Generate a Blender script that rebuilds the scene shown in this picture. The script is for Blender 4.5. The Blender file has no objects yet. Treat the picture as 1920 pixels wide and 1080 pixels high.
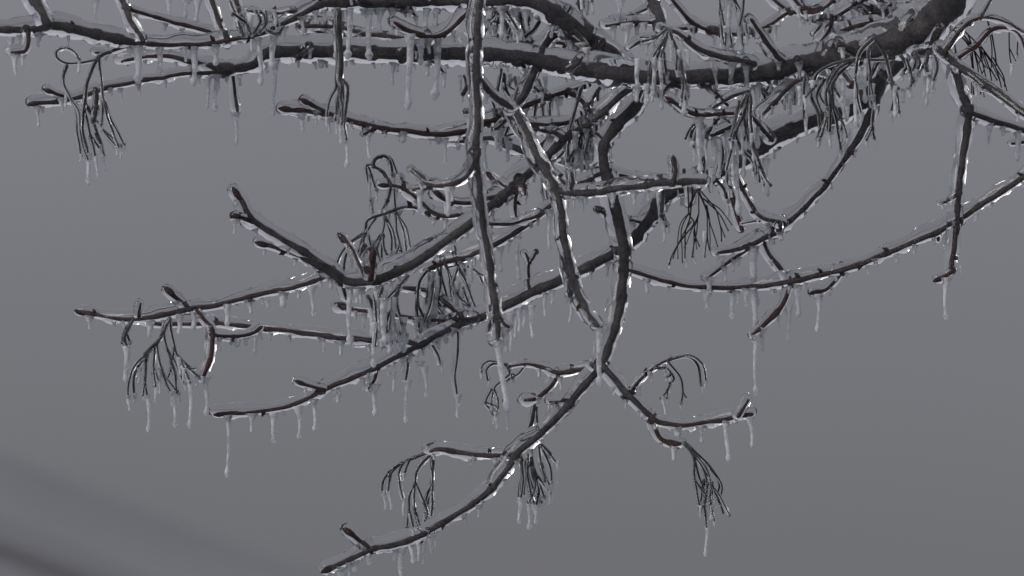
import bpy, math, random
from mathutils import Vector, Matrix

R = math.radians
rng = random.Random(7)
sc = bpy.context.scene
COL = sc.collection

# ------------------------------------------------------------------ camera
PITCH = 8.0
DIST, FRAME = 3.0, 0.8                      # metres to the branches, metres across the frame there
CAM = Vector((0.0, -3.0, 1.7))
cd = bpy.data.cameras.new('camera')
cam = bpy.data.objects.new('camera', cd)
COL.objects.link(cam)
cam.location = CAM
cam.rotation_euler = (R(90 + PITCH), 0, 0)
cd.sensor_width = 36.0
cd.lens = 36.0 * DIST / FRAME
cd.clip_start, cd.clip_end = 0.05, 6000
cd.dof.use_dof = True
cd.dof.focus_distance = 3.0
cd.dof.aperture_fstop = 7.0
sc.camera = cam

# ------------------------------------------------------------------ sky and light (overcast)
SUN_EL, SUN_AZ = 17.0, -128.0                # azimuth from the viewing direction, negative = left
w = bpy.data.worlds.new('World')
sc.world = w
w.use_nodes = True
nt = w.node_tree
nt.nodes.clear()
N = nt.nodes.new
L = nt.links.new
out = N('ShaderNodeOutputWorld')
bg = N('ShaderNodeBackground')
bg.inputs['Strength'].default_value = 0.1
sky = N('ShaderNodeTexSky')
sky.sky_type = 'NISHITA'
sky.sun_disc = False
sky.sun_elevation = R(SUN_EL)
sky.sun_rotation = R(SUN_AZ)
tc = N('ShaderNodeTexCoord')
sep = N('ShaderNodeSeparateXYZ')
L(tc.outputs['Generated'], sep.inputs[0])
zc = N('ShaderNodeMath'); zc.operation = 'MAXIMUM'; zc.inputs[1].default_value = 0.0
L(sep.outputs['Z'], zc.inputs[0])
# overcast luminance: grey at the horizon, about three times brighter overhead
m1 = N('ShaderNodeMath'); m1.operation = 'MULTIPLY_ADD'
m1.inputs[1].default_value = 4.5
m1.inputs[2].default_value = 1.24
L(zc.outputs[0], m1.inputs[0])
nz = N('ShaderNodeTexNoise'); nz.inputs['Scale'].default_value = 2.2; nz.inputs['Detail'].default_value = 3.0
L(tc.outputs['Generated'], nz.inputs['Vector'])
mr = N('ShaderNodeMapRange'); mr.inputs['To Min'].default_value = 0.86; mr.inputs['To Max'].default_value = 1.14
L(nz.outputs['Fac'], mr.inputs['Value'])
mm = N('ShaderNodeMath'); mm.operation = 'MULTIPLY'
L(m1.outputs[0], mm.inputs[0]); L(mr.outputs[0], mm.inputs[1])
cl = N('ShaderNodeMix'); cl.data_type = 'RGBA'; cl.blend_type = 'MULTIPLY'
cl.inputs['Factor'].default_value = 1.0
cl.inputs['A'].default_value = (0.985, 0.979, 1.066, 1)
L(mm.outputs[0], cl.inputs['B'])
mx = N('ShaderNodeMix'); mx.data_type = 'RGBA'
mx.inputs['Factor'].default_value = 0.97     # the cloud deck hides nearly all of the blue
L(sky.outputs[0], mx.inputs['A']); L(cl.outputs['Result'], mx.inputs['B'])
L(mx.outputs['Result'], bg.inputs['Color'])
L(bg.outputs[0], out.inputs['Surface'])

sd = bpy.data.lights.new('sun', 'SUN')
sd.energy = 1.5
sd.angle = R(30)
sd.color = (1.0, 0.97, 0.93)
so = bpy.data.objects.new('sun', sd)
COL.objects.link(so)
az = R(SUN_AZ)
sdir = Vector((math.sin(az) * math.cos(R(SUN_EL)), math.cos(az) * math.cos(R(SUN_EL)), math.sin(R(SUN_EL))))
so.rotation_euler = sdir.to_track_quat('Z', 'Y').to_euler()
so.location = (0, 0, 30)

sc.view_settings.view_transform = 'Standard'
sc.view_settings.look = 'None'
sc.view_settings.exposure = 0.0
sc.view_settings.gamma = 1.0
sc.view_settings.use_curve_mapping = False
sc.cycles.max_bounces = 24
sc.cycles.transmission_bounces = 20
sc.cycles.glossy_bounces = 8
sc.cycles.use_denoising = True

# ------------------------------------------------------------------ materials
def mat(name):
    m = bpy.data.materials.new(name)
    m.use_nodes = True
    m.node_tree.nodes.clear()
    return m, m.node_tree.nodes.new, m.node_tree.links.new

def bark(name, old, young, rough=0.6):
    """Old grey bark passing into smooth reddish young wood where the wood is thin (mesh attribute "young")."""
    m, N, L = mat(name)
    o = N('ShaderNodeOutputMaterial'); b = N('ShaderNodeBsdfPrincipled')
    tc = N('ShaderNodeTexCoord')
    n1 = N('ShaderNodeTexNoise'); n1.inputs['Scale'].default_value = 85; n1.inputs['Detail'].default_value = 4
    n2 = N('ShaderNodeTexNoise'); n2.inputs['Scale'].default_value = 480; n2.inputs['Detail'].default_value = 5
    L(tc.outputs['Object'], n1.inputs['Vector']); L(tc.outputs['Object'], n2.inputs['Vector'])
    def ramp(cols, src):
        r = N('ShaderNodeValToRGB')
        e = r.color_ramp.elements
        e[0].position, e[0].color = 0.34, (*cols[0], 1)
        e[1].position, e[1].color = 0.66, (*cols[2], 1)
        q = e.new(0.5); q.color = (*cols[1], 1)
        L(src, r.inputs['Fac'])
        return r.outputs['Color']
    at_ = N('ShaderNodeAttribute'); at_.attribute_name = 'young'
    ad = N('ShaderNodeMath'); ad.operation = 'MULTIPLY_ADD'; ad.use_clamp = True
    ad.inputs[1].default_value = 0.7; ad.inputs[2].default_value = -0.35
    L(n1.outputs['Fac'], ad.inputs[0])
    sm = N('ShaderNodeMath'); sm.operation = 'ADD'; sm.use_clamp = True
    L(ad.outputs[0], sm.inputs[0]); L(at_.outputs['Fac'], sm.inputs[1])
    cm = N('ShaderNodeMix'); cm.data_type = 'RGBA'
    L(sm.outputs[0], cm.inputs['Factor'])
    L(ramp(old, n1.outputs['Fac']), cm.inputs['A']); L(ramp(young, n1.outputs['Fac']), cm.inputs['B'])
    mx = N('ShaderNodeMix'); mx.data_type = 'RGBA'; mx.blend_type = 'MULTIPLY'
    mx.inputs['Factor'].default_value = 0.8
    L(cm.outputs['Result'], mx.inputs['A'])
    L(ramp(((0.55,) * 3, (0.95,) * 3, (1.35,) * 3), n2.outputs['Fac']), mx.inputs['B'])
    L(mx.outputs['Result'], b.inputs['Base Color'])
    b.inputs['Roughness'].default_value = rough
    b.inputs['Specular IOR Level'].default_value = 0.12      # under ice: little index step left to reflect
    bp = N('ShaderNodeBump'); bp.inputs['Strength'].default_value = 0.7; bp.inputs['Distance'].default_value = 0.0009
    L(n2.outputs['Fac'], bp.inputs['Height']); L(bp.outputs[0], b.inputs['Normal'])
    L(b.outputs[0], o.inputs['Surface'])
    return m

GREY = ((0.0527, 0.0466, 0.0500), (0.0772, 0.0693, 0.0729), (0.1053, 0.0983, 0.0930))
YOUNG = ((0.0528, 0.0300, 0.0282), (0.0840, 0.0444, 0.0396), (0.0552, 0.0372, 0.0348))
BARK = bark('tree_bark', GREY, YOUNG)
TWIG = BARK
RED = bark('bark_red', YOUNG, ((0.078, 0.033, 0.027), (0.115, 0.047, 0.038), (0.062, 0.035, 0.030)))
BUD = bark('bud_scale', ((0.034, 0.0185, 0.0185), (0.052, 0.0275, 0.0265), (0.028, 0.0175, 0.0175)), YOUNG, 0.45)
STALK = bark('dry_stalk', ((0.0112, 0.0100, 0.0112), (0.0167, 0.0149, 0.0160), (0.0205, 0.0171, 0.0167)), GREY)

def ice(name, milk, rough, scale, through=0.25, bump=0.15):
    m, N, L = mat(name)
    o = N('ShaderNodeOutputMaterial')
    g = N('ShaderNodeBsdfGlass'); g.inputs['IOR'].default_value = 1.31; g.inputs['Roughness'].default_value = rough
    g.inputs['Color'].default_value = (0.985, 0.99, 1.0, 1)
    d = N('ShaderNodeBsdfDiffuse'); d.inputs['Color'].default_value = (0.80, 0.82, 0.86, 1)
    t = N('ShaderNodeBsdfTranslucent'); t.inputs['Color'].default_value = (0.80, 0.82, 0.86, 1)
    a = N('ShaderNodeMixShader'); a.inputs[0].default_value = through
    L(d.outputs[0], a.inputs[1]); L(t.outputs[0], a.inputs[2])
    tc = N('ShaderNodeTexCoord')
    n = N('ShaderNodeTexNoise'); n.inputs['Scale'].default_value = scale; n.inputs['Detail'].default_value = 3
    L(tc.outputs['Object'], n.inputs['Vector'])
    mr = N('ShaderNodeMapRange'); mr.inputs['From Min'].default_value = 0.35; mr.inputs['From Max'].default_value = 0.7
    mr.inputs['To Min'].default_value = milk * 0.3; mr.inputs['To Max'].default_value = milk * 1.6
    L(n.outputs['Fac'], mr.inputs['Value'])
    x = N('ShaderNodeMixShader')
    L(mr.outputs[0], x.inputs[0]); L(g.outputs[0], x.inputs[1]); L(a.outputs[0], x.inputs[2])
    bp = N('ShaderNodeBump'); bp.inputs['Strength'].default_value = bump; bp.inputs['Distance'].default_value = 0.0006
    L(n.outputs['Fac'], bp.inputs['Height'])
    for s in (g,):
        L(bp.outputs[0], s.inputs['Normal'])
    L(x.outputs[0], o.inputs['Surface'])
    return m

ICE = ice('clear_ice', 0.012, 0.02, 110, bump=0.06)
ICICLE = ice('icicle_ice', 0.80, 0.015, 150, 0.35, 0.12)
GLAZE = ice('stalk_glaze', 0.07, 0.015, 200)

def plain(name, c1, c2, scale, rough=0.9):
    m, N, L = mat(name)
    o = N('ShaderNodeOutputMaterial'); b = N('ShaderNodeBsdfPrincipled')
    tc = N('ShaderNodeTexCoord')
    n = N('ShaderNodeTexNoise'); n.inputs['Scale'].default_value = scale; n.inputs['Detail'].default_value = 6
    L(tc.outputs['Object'], n.inputs['Vector'])
    mx = N('ShaderNodeMix'); mx.data_type = 'RGBA'
    mx.inputs['A'].default_value = (*c1, 1); mx.inputs['B'].default_value = (*c2, 1)
    L(n.outputs['Fac'], mx.inputs['Factor']); L(mx.outputs['Result'], b.inputs['Base Color'])
    b.inputs['Roughness'].default_value = rough
    L(b.outputs[0], o.inputs['Surface'])
    return m

SNOW = plain('slush_and_grass', (0.15, 0.15, 0.15), (0.42, 0.425, 0.44), 0.15)
HILLSNOW = plain('hill_snow', (0.225, 0.23, 0.24), (0.285, 0.29, 0.302), 0.06)
ASPHALT = plain('wet_asphalt', (0.085, 0.085, 0.088), (0.105, 0.104, 0.108), 0.5, 0.6)

# ------------------------------------------------------------------ the land behind, far out of focus
def mesh_obj(name, verts, faces, m, parent=None, smooth=True, origin=Vector((0, 0, 0))):
    me = bpy.data.meshes.new(name)
    me.from_pydata([tuple(Vector(v) - origin) for v in verts], [], faces)
    if smooth:
        me.polygons.foreach_set('use_smooth', [True] * len(me.polygons))
    me.materials.append(m)
    me.update()
    o = bpy.data.objects.new(name, me)
    COL.objects.link(o)
    if parent is not None:
        o.parent = parent
    return o

def grid(name, xs, ys, zf, m):
    v = [(x, y, zf(x, y)) for y in ys for x in xs]
    n = len(xs)
    f = [(j * n + i, j * n + i + 1, (j + 1) * n + i + 1, (j + 1) * n + i) for j in range(len(ys) - 1) for i in range(n - 1)]
    o = mesh_obj(name, v, f, m)
    o['kind'] = 'structure'
    return o

def lerp_table(tab, x):
    if x <= tab[0][0]:
        return tab[0][1]
    for (a, b), (c, d) in zip(tab, tab[1:]):
        if x <= c:
            t = (x - a) / (c - a)
            return b + (d - b) * t
    return tab[-1][1]

CREST = [(-300, 34), (-140, 31), (-70, 30), (-45, 26.2), (-33.3, 21.8), (-25, 18.4), (-18, 15.2), (-10, 11.5), (0, 8.0), (40, 2.0), (80, -1.0), (400, -1.0)]
def hill_z(x, y):
    c = lerp_table(CREST, x * 250.0 / max(y, 250.0) if y > 250 else x)
    if y <= 250:
        t = max(0.0, (y - 190) / 60.0)
        return -0.5 + (c + 0.5) * t ** 0.8
    return c * (1 + 0.0 * y) - (y - 250) * 0.02

grid('ground', [-3000, -600, -100, 0, 100, 600, 3000], [-3000, -600, -100, 0, 100, 600, 3000], lambda x, y: 0.0, SNOW)
hx = [-300, -220, -160, -120, -95] + [-80 + 4 * i for i in range(40)] + [100, 150, 250, 400]
grid('hill', hx, [185, 190, 200, 210, 220, 230, 236, 242, 246, 250, 270, 320, 420], hill_z, HILLSNOW)
# a dark road cut into the face of the slope
rv, rf = [], []
for i in range(60):
    x = -150 + i * 3.0
    c = lerp_table(CREST, x)
    for k, y in enumerate((240.6, 243.6)):
        rv.append((x, y, hill_z(x, y) + 0.12))
    if i:
        a = 2 * (i - 1)
        rf.append((a, a + 2, a + 3, a + 1))
CREST2 = [(-400, 75), (-150, 66), (-95, 56), (-60, 45.5), (-33.7, 35.2), (-16, 29.0), (10, 20), (60, 6), (120, -2), (600, -2)]
FARHILL = plain('far_hill_snow', (0.245, 0.253, 0.265), (0.285, 0.293, 0.308), 0.03)
hx2 = [-400, -250, -180] + [-150 + 6 * i for i in range(46)] + [150, 250, 500]
grid('hill', hx2, [395, 405, 420, 435, 450, 520, 640],
     lambda x, y: -0.5 + (lerp_table(CREST2, x) + 0.5) * min(1.0, max(0.0, (y - 395) / 55.0)) ** 0.8 - max(0, y - 450) * 0.03, FARHILL)
ro = mesh_obj('road', rv, rf, ASPHALT)
ro['kind'] = 'structure'

# ------------------------------------------------------------------ helpers: a point from the photograph and its distance
fwd = Vector((0, math.cos(R(PITCH)), math.sin(R(PITCH))))
up = Vector((0, -math.sin(R(PITCH)), math.cos(R(PITCH))))
right = Vector((1, 0, 0))
K = 36.0 / cd.lens / 1920.0

def at(x, y, d):
    z = DIST + d
    return CAM + right * ((x - 960) * K * z) + up * (-(y - 540) * K * z) + fwd * z

def px(d):
    return K * (DIST + d)

def parse(s, n):
    out = []
    for tok in s.split():
        p = [float(q) for q in tok.split(',')]
        while len(p) < n:
            p.append(None)
        out.append(p)
    last = None
    for p in out:
        for i in range(2, n):
            if p[i] is None:
                p[i] = last if last is not None else 3.0
        last = p[2]
    return out

def resample(P, step):
    """Catmull-Rom through (x, y, w, d) rows."""
    if len(P) == 2:
        a, b = P
        P = [a, tuple((u + v) / 2 for u, v in zip(a, b)), b]
    out = []
    n = len(P)
    for i in range(n - 1):
        p0 = P[max(i - 1, 0)]; p1 = P[i]; p2 = P[i + 1]; p3 = P[min(i + 2, n - 1)]
        ln = math.hypot(p2[0] - p1[0], p2[1] - p1[1])
        k = max(2, int(ln / step))
        for j in range(k):
            t = j / k
            row = []
            for a, b, c, d in zip(p0, p1, p2, p3):
                row.append(0.5 * (2 * b + (c - a) * t + (2 * a - 5 * b + 4 * c - d) * t * t + (3 * b - a - 3 * c + d) * t ** 3))
            lo, hi = min(p1[2], p2[2]), max(p1[2], p2[2])
            row[2] = max(lo * 0.9, min(hi * 1.1, row[2]))
            out.append(tuple(row))
    out.append(tuple(P[-1]))
    return out

def tube(points, radii, sides, cap0=True, cap1=True, wob=0.0, ph=0.0, verts=None, faces=None, sag=None):
    """A round tapering tube through 3D points; returns verts and faces."""
    V = [] if verts is None else verts
    F = [] if faces is None else faces
    n = len(points)
    T = []
    for i in range(n):
        a = points[max(i - 1, 0)]; b = points[min(i + 1, n - 1)]
        t = (b - a)
        T.append(t.normalized() if t.length > 1e-9 else Vector((0, 0, -1)))
    ref = Vector((0, 1, 0)) if abs(T[0].y) < 0.8 else Vector((0, 0, 1))
    u = (ref - T[0] * ref.dot(T[0])).normalized()
    rings = []
    def ring(c, t, u, r, i):
        v = t.cross(u)
        base = len(V)
        for k in range(sides):
            a = 2 * math.pi * k / sides
            rr = r
            if wob:
                rr *= 1 + wob * (0.6 * math.sin(i * 0.83 + ph + 2.0 * a) + 0.4 * math.sin(i * 0.37 + 3 * a + ph * 2.1) + 0.5 * math.sin(i * 0.29 + ph * 1.3))
            dvec = (u * math.cos(a) + v * math.sin(a))
            if sag:                       # water froze thicker, in hanging beads, along the underside
                rr += sag[min(i, len(sag) - 1)] * max(0.0, -dvec.z) ** 1.5
                rr *= 1 + 0.012 * math.sin(i * 1.31 + ph + 3 * a)
            V.append(c + dvec * rr)
        rings.append(base)
    if cap0:
        for q in (0.25, 0.7):
            ring(points[0] - T[0] * radii[0] * math.sqrt(1 - q * q), T[0], u, radii[0] * q, 0)
    for i in range(n):
        u = (u - T[i] * u.dot(T[i]))
        u = u.normalized() if u.length > 1e-6 else Vector((1, 0, 0))
        ring(points[i], T[i], u, radii[i], i)
    if cap1:
        for q in (0.7, 0.25):
            ring(points[-1] + T[-1] * radii[-1] * math.sqrt(1 - q * q), T[-1], u, radii[-1] * q, n)
    for a, b in zip(rings, rings[1:]):
        for k in range(sides):
            k2 = (k + 1) % sides
            F.append((a + k, a + k2, b + k2, b + k))
    F.append(tuple(rings[0] + k for k in reversed(range(sides))))
    F.append(tuple(rings[-1] + k for k in range(sides)))
    return V, F

MAG = 1.92                                  # ice round a twig magnifies it by about its refractive index
LEAN = Vector((-0.72, 0.0, 0.78))           # the coat is thicker on top and on the weather side

def empty(name, loc):
    o = bpy.data.objects.new(name, None)
    o.empty_display_size = 0.02
    o.location = loc
    COL.objects.link(o)
    return o

class Thing:
    def __init__(self, name, label, cat, group, first):
        self.root = empty(name, first)
        self.o = first.copy()
        self.root['label'] = label
        self.root['category'] = cat
        if group:
            self.root['group'] = group
        self.samples = []                   # (x, y, d, w, part)
        self.host = None

    def near(self, x, y, src=None):
        best = None
        for s in (src or self.samples):
            q = (s[0] - x) ** 2 + (s[1] - y) ** 2
            if best is None or q < best[0]:
                best = (q, s)
        return best

    def mesh(self, name, V, F, m, parent=None):
        return mesh_obj(name, V, F, m, parent or self.root, True, self.o)

    def icicles(self, text):
        for tok in text.split():
            v = [float(q) for q in tok.split(',')]
            x, y0, y1, wd = v[:4]
            wd *= rng.uniform(0.88, 1.2)
            lean = v[4] if len(v) > 4 else rng.uniform(-2.5, 3.5)
            q, s = self.near(x, y0)
            if q > 45 ** 2 and self.host is not None:
                q2, s2 = self.host.near(x, y0)
                if q2 < q:
                    s = s2[:4] + (self.root,)
            if q < 30 ** 2 and abs(s[0] - x) < 12 and y1 - y0 > 12:
                y0 = max(y0, min(s[1] + s[3] * 0.2 + 1.0, y1 - 10))   # grows from the underside, not across the face
            part = s[4]
            d = s[2] + rng.uniform(-0.002, 0.002)
            ln = y1 - y0
            n = max(7, min(22, int(ln / 4)))
            P, Rr = [], []
            ph = rng.uniform(0, 6)
            flare = rng.uniform(0.9, 1.5) if ln > 18 else 0.5
            root = min(rng.uniform(14, 30), ln * 0.6)
            if isinstance(self, Cluster):
                flare *= 0.2
            elif wd > 12.5:
                flare *= 0.3
            top = -min(3.0, ln * 0.15)
            for i in range(n + 1):
                t = i / n
                yy = y0 + top + (ln - top) * t
                xx = x + lean * t + 1.5 * math.sin(t * 5 + ph) * min(1.0, ln / 60.0)
                prof = 0.78 - 0.34 * t + flare * max(0.0, 1 - (t * ln + 2) / root) ** 1.25
                prof *= 1 + 0.045 * math.sin(t * ln * 0.40 + ph) + 0.06 * math.sin(t * ln * 0.16 + 2 * ph)
                if t > 0.86:
                    prof *= 1.0 + 1.05 * math.sin((t - 0.86) / 0.14 * 2.2)
                P.append(at(xx, yy, d)); Rr.append(0.58 * wd * prof * px(d))
            Rr[-1] *= 0.78
            V, F = tube(P, Rr, 14, False, True, 0.03, ph)
            self.mesh('icicle', V, F, ICICLE, part)

class Branch(Thing):
    def __init__(self, label, pts, d0, d1, m=None, t=6.5, name='branch', group='ice-coated branches of the tree', tip=False):
        P = parse(pts, 3)
        super().__init__(name, label, 'branch', group, at(P[0][0], P[0][1], d0))
        self.limb('limb', P, d0, d1, m or BARK, t, None, tip)

    def limb(self, name, P, d0, d1, m, t, parent, tip):
        ln = [0.0]
        for a, b in zip(P, P[1:]):
            ln.append(ln[-1] + math.hypot(b[0] - a[0], b[1] - a[1]))
        rows = [(p[0], p[1], p[2], d0 + (d1 - d0) * l / max(ln[-1], 1)) for p, l in zip(P, ln)]
        rs = resample(rows, 5.0)
        ph = rng.uniform(0, 9)
        pts, rad, cpt, crad, spurs = [], [], [], [], []
        node = rng.uniform(30, 60)
        acc, amp, node_on, run = 30.0, 0.15, True, 0.0
        node += 30.0
        for i, (x, y, wd, d) in enumerate(rs):
            dd = d + 0.006 * math.sin(i * 0.07 + ph)
            jx = 0.5 * math.sin(i * 0.6 + ph) + 0.9 * math.sin(i * 0.23 + 3 * ph)
            jy = 0.5 * math.sin(i * 0.47 + 2 * ph) + 0.9 * math.sin(i * 0.19 + ph)
            p = at(x + jx, y + jy, dd)
            if i:
                step = math.hypot(x - rs[i - 1][0], y - rs[i - 1][1])
                acc += step
                run += step
            if acc > node:
                if i > 3 and i < len(rs) - 4 and wd < 30 and t > 3 and rng.random() < 0.38:
                    spurs.append((i, rng.choice((-1, 1))))
                acc, node = -8.0, rng.uniform(28, 70)
                amp = rng.uniform(0.12, 0.34)
            k = 1.0 + amp * math.exp(-(min(abs(acc), abs(acc + 8)) / 4.5) ** 2) if node_on else 1.0
            node_on = True
            if name == 'twig':
                k *= 1 + min(0.45, 3.5 / max(wd, 1)) * math.exp(-run / 7.0)
            if not tip and i > len(rs) - 4:
                k *= 0.72 + 0.09 * (len(rs) - 1 - i)
            pts.append(p)
            rad.append(0.5 * wd * k / MAG * px(dd))
            g = (t + 0.8) * (0.85 + 0.25 * math.sin(i * 0.11 + ph * 1.7) + 0.12 * math.sin(i * 0.43 + ph))
            cpt.append(p + LEAN * (g * 0.62 * px(dd)))
            crad.append((0.5 * wd + g) * px(dd))
            rs[i] = (x, y, wd, dd)
        big = max(p[2] for p in P)
        V, F = tube(pts, rad, 16 if big > 22 else 10, True, True, 0.07, ph)
        part = self.mesh(name, V, F, m, parent)
        sd_ = 16 if big > 22 else 10
        va = part.data.attributes.new('young', 'FLOAT', 'POINT')
        vals = []
        for k in range(len(V)):
            i = min(max(k // sd_ - 2, 0), len(rs) - 1)
            vals.append(max(0.0, min(1.0, (17.0 - rs[i][2]) / 8.0)))
        va.data.foreach_set('value', vals)
        own = part if name == 'twig' else self.root
        for (x, y, wd, d) in rs:
            self.samples.append((x, y + wd * 0.3, d, wd, own))
        if t > 0:
            sag = [0.0] * len(rs)
            pos = rng.uniform(0, 6)
            while pos < len(rs):
                wdt, amp = rng.uniform(0.7, 1.9), rng.uniform(0.15, 1.0) ** 1.8 * 8.0
                for i in range(len(rs)):
                    sag[i] += amp * math.exp(-((i - pos) / wdt) ** 2) * px(rs[i][3])
                pos += rng.uniform(2.5, 9.5)
            V, F = tube(cpt, crad, 20 if big > 22 else 16, True, True, 0.05, ph + 1, sag=sag)
            self.mesh('ice_coat', V, F, ICE, own)
        if tip:
            a, b = rs[-2], rs[-1]
            v = Vector((b[0] - a[0], b[1] - a[1])).normalized()
            B, Br = [], []
            for k in range(9):
                s = k / 8
                B.append(at(b[0] + v.x * (s * 1.7 - 0.9) * b[2], b[1] + v.y * (s * 1.7 - 0.9) * b[2], b[3]))
                Br.append(0.5 * b[2] / MAG * 1.38 * px(b[3]) * (math.sin(math.pi * (0.16 + 0.8 * s)) ** 0.7))
            V, F = tube(B, Br, 10, True, True, 0.05, ph)
            self.mesh('bud', V, F, BUD, own)

        for i, sgn in spurs:                # resting buds pressed against the wood at the nodes
            (x, y, wd, d), q = rs[i], rs[i + 2]
            v = Vector((q[0] - x, q[1] - y))
            if v.length < 1e-6:
                continue
            v.normalize()
            nrm = Vector((-v.y, v.x)) * sgn
            ln, bw = rng.uniform(6, 11), rng.uniform(6.0, 8.5)
            dr = (v * rng.uniform(0.3, 1.0) + nrm).normalized()
            B, Br = [], []
            for k in range(7):
                u = k / 6
                B.append(at(x + nrm.x * wd * 0.2 + dr.x * ln * u, y + nrm.y * wd * 0.2 + dr.y * ln * u, d - 0.002 * u))
                Br.append(0.5 * bw * px(d) * (0.55 + 0.55 * math.sin(math.pi * min(1, u * 1.15 + 0.1))) * (1.0 if k < 6 else 0.75))
            V, F = tube(B, Br, 8, True, True, 0.05, ph)
            self.mesh('bud', V, F, BUD, own)
        if t > 3.5:
            pos = rng.uniform(10, 40)
            run = 0.0
            for a, b in zip(rs, rs[1:]):
                st = math.hypot(b[0] - a[0], b[1] - a[1])
                run += st
                if run > pos and st > 0 and abs(b[0] - a[0]) / st > 0.55 and 0 < b[0] < 1920:
                    pos = run + rng.uniform(22, 75)
                    ln = rng.choice((6, 8, 9, 11, 13, 17, 22))
                    self.icicles('%.1f,%.1f,%.1f,%.1f' % (b[0], b[1] + b[2] * 0.5 + 2, b[1] + b[2] * 0.5 + 2 + ln, rng.uniform(6, 10)))
        return part

    def twig(self, pts, dd=0.0, m=None, t=6.0, tip=False):
        P = parse(pts, 3)
        q, s = self.near(P[0][0], P[0][1])
        d0 = s[2]
        ln = sum(math.hypot(b[0] - a[0], b[1] - a[1]) for a, b in zip(P, P[1:]))
        if dd == 0.0:
            dd = rng.uniform(-1, 1) * min(0.03, ln * 0.00012)
        self.limb('twig', P, d0, d0 + dd, m or TWIG, t, None, tip)
        return self

def side_twigs(br, seed, x0, x1, n, down):
    """Short iced side shoots along part of a branch, sagging the way the photograph's do."""
    r = random.Random(seed)
    src = [q for q in br.samples if x0 <= q[0] <= x1 and q[4] is br.root]
    for k in range(n):
        x, y, d, wd, _ = r.choice(src)
        sg = r.choice((-1, 1))
        ln = r.uniform(34, 84)
        up_ = r.random() > down
        ex = x + sg * ln * r.uniform(0.35, 0.95)
        ey = y + ln * (-r.uniform(0.25, 0.7) if up_ else r.uniform(0.3, 0.8))
        mx_, my = (x + ex) / 2 + r.uniform(-7, 7), (y + ey) / 2 + (6 if up_ else -8)
        w_ = r.uniform(6.5, 9.5)
        br.twig('%.0f,%.0f,%.1f %.0f,%.0f,%.1f %.0f,%.0f,%.1f' % (x, y, w_, mx_, my, w_ * 0.92, ex, ey, w_ * 0.85),
                r.uniform(-0.03, 0.03), None, r.uniform(4.5, 6), r.random() < 0.4)
        if r.random() < 0.7:
            br.icicles('%.0f,%.0f,%.0f,%.1f' % (ex, ey + 3, ey + r.uniform(14, 36), r.uniform(7, 10)))

class Cluster(Thing):
    """A hanging bunch of bare seed stalks: thing > stalk > icicle, with one thin joined coat of ice."""
    def __init__(self, label, host, stalks, ic='', off=0.0, wd=3.4, t=3.0, spread=0.018, more=0.65):
        S = [parse(s, 3) for s in stalks.split('|')]
        for P in list(S):                   # finer stalks forking off beside the main ones
            if len(P) > 2 and more and rng.random() < more:
                k = rng.randrange(0, len(P) - 1)
                ox, oy = rng.choice((-1, 1)) * rng.uniform(5, 15), rng.uniform(-22, 8)
                Q = [list(P[k])]
                n = len(P) - k - 1
                for j in range(1, n + 1):
                    p = P[k + j]
                    Q.append([p[0] + ox * j / n + rng.uniform(-2, 2), p[1] + oy * j / n, 2.7 if p[2] == 3.0 else p[2] * 0.75])
                Q[0][2] = 2.7 if Q[0][2] == 3.0 else Q[0][2] * 0.75
                S.append(Q)
        x0, y0 = S[0][0][0], S[0][0][1]
        q, s = host.near(x0, y0)
        self_d = s[2] + off
        super().__init__('seed_stalk_cluster', label, 'seed stalks', 'bunches of bare seed stalks hanging from the twigs', at(x0, y0, self_d))
        self.host = host
        CV, CF = [], []
        t *= 0.8
        for P in S:
            for p in P:
                if p[2] == 3.0:
                    p[2] = wd
            ds = self_d
            if self.samples:
                q, s = self.near(P[0][0], P[0][1])
                if q < 14 ** 2:
                    ds = s[2]
                else:
                    ds = self_d + rng.uniform(-0.4, 0.4) * spread
            de = ds + rng.uniform(-1, 1) * spread
            n = len(P) - 1
            rows = [(p[0], p[1], p[2] * (1.0 - 0.25 * i / max(n, 1)), ds + (de - ds) * i / max(n, 1)) for i, p in enumerate(P)]
            rs = resample(rows, 5.0)
            ph = rng.uniform(0, 9)
            pts = [at(x + 0.5 * math.sin(i * 0.7 + ph), y, d) for i, (x, y, _, d) in enumerate(rs)]
            m = len(rs) - 1
            rad = [0.5 * wv / 1.15 * px(d) * (1.35 if i == m else 1.0) for i, (_, _, wv, d) in enumerate(rs)]
            V, F = tube(pts, rad, 6, True, True, 0.05, ph)
            part = self.mesh('stalk', V, F, STALK)
            for (x, y, wv, d) in rs:
                self.samples.append((x, y, d, wv, part))
            if t > 0:
                crad = [(0.5 * wv + t * (0.75 + 0.4 * math.sin(i * 0.31 + ph) + 0.35 * i / max(m, 1))) * px(d) for i, (_, _, wv, d) in enumerate(rs)]
                cp = [p + Vector((-0.25, 0, -0.2)) * (t * px(0) * 0.7) for p in pts]
                tube(cp, crad, 8, True, True, 0.08, ph + 2, CV, CF)
        if t > 0:
            self.mesh('ice_coat', CV, CF, GLAZE)
        if ic:
            self.icicles(ic)
        tips = [(float(a.split(',')[0]), float(a.split(',')[1])) for a in ic.split()]
        for P in S:
            x, y = P[-1][0], P[-1][1]
            if t > 0 and all(abs(x - a) > 5 or abs(y - b) > 14 for a, b in tips) and rng.random() < 0.75:
                self.icicles('%.1f,%.1f,%.1f,%.1f' % (x, y - 3, y + rng.choice((7, 9, 12, 16, 22)), rng.uniform(6.5, 9)))

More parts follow.
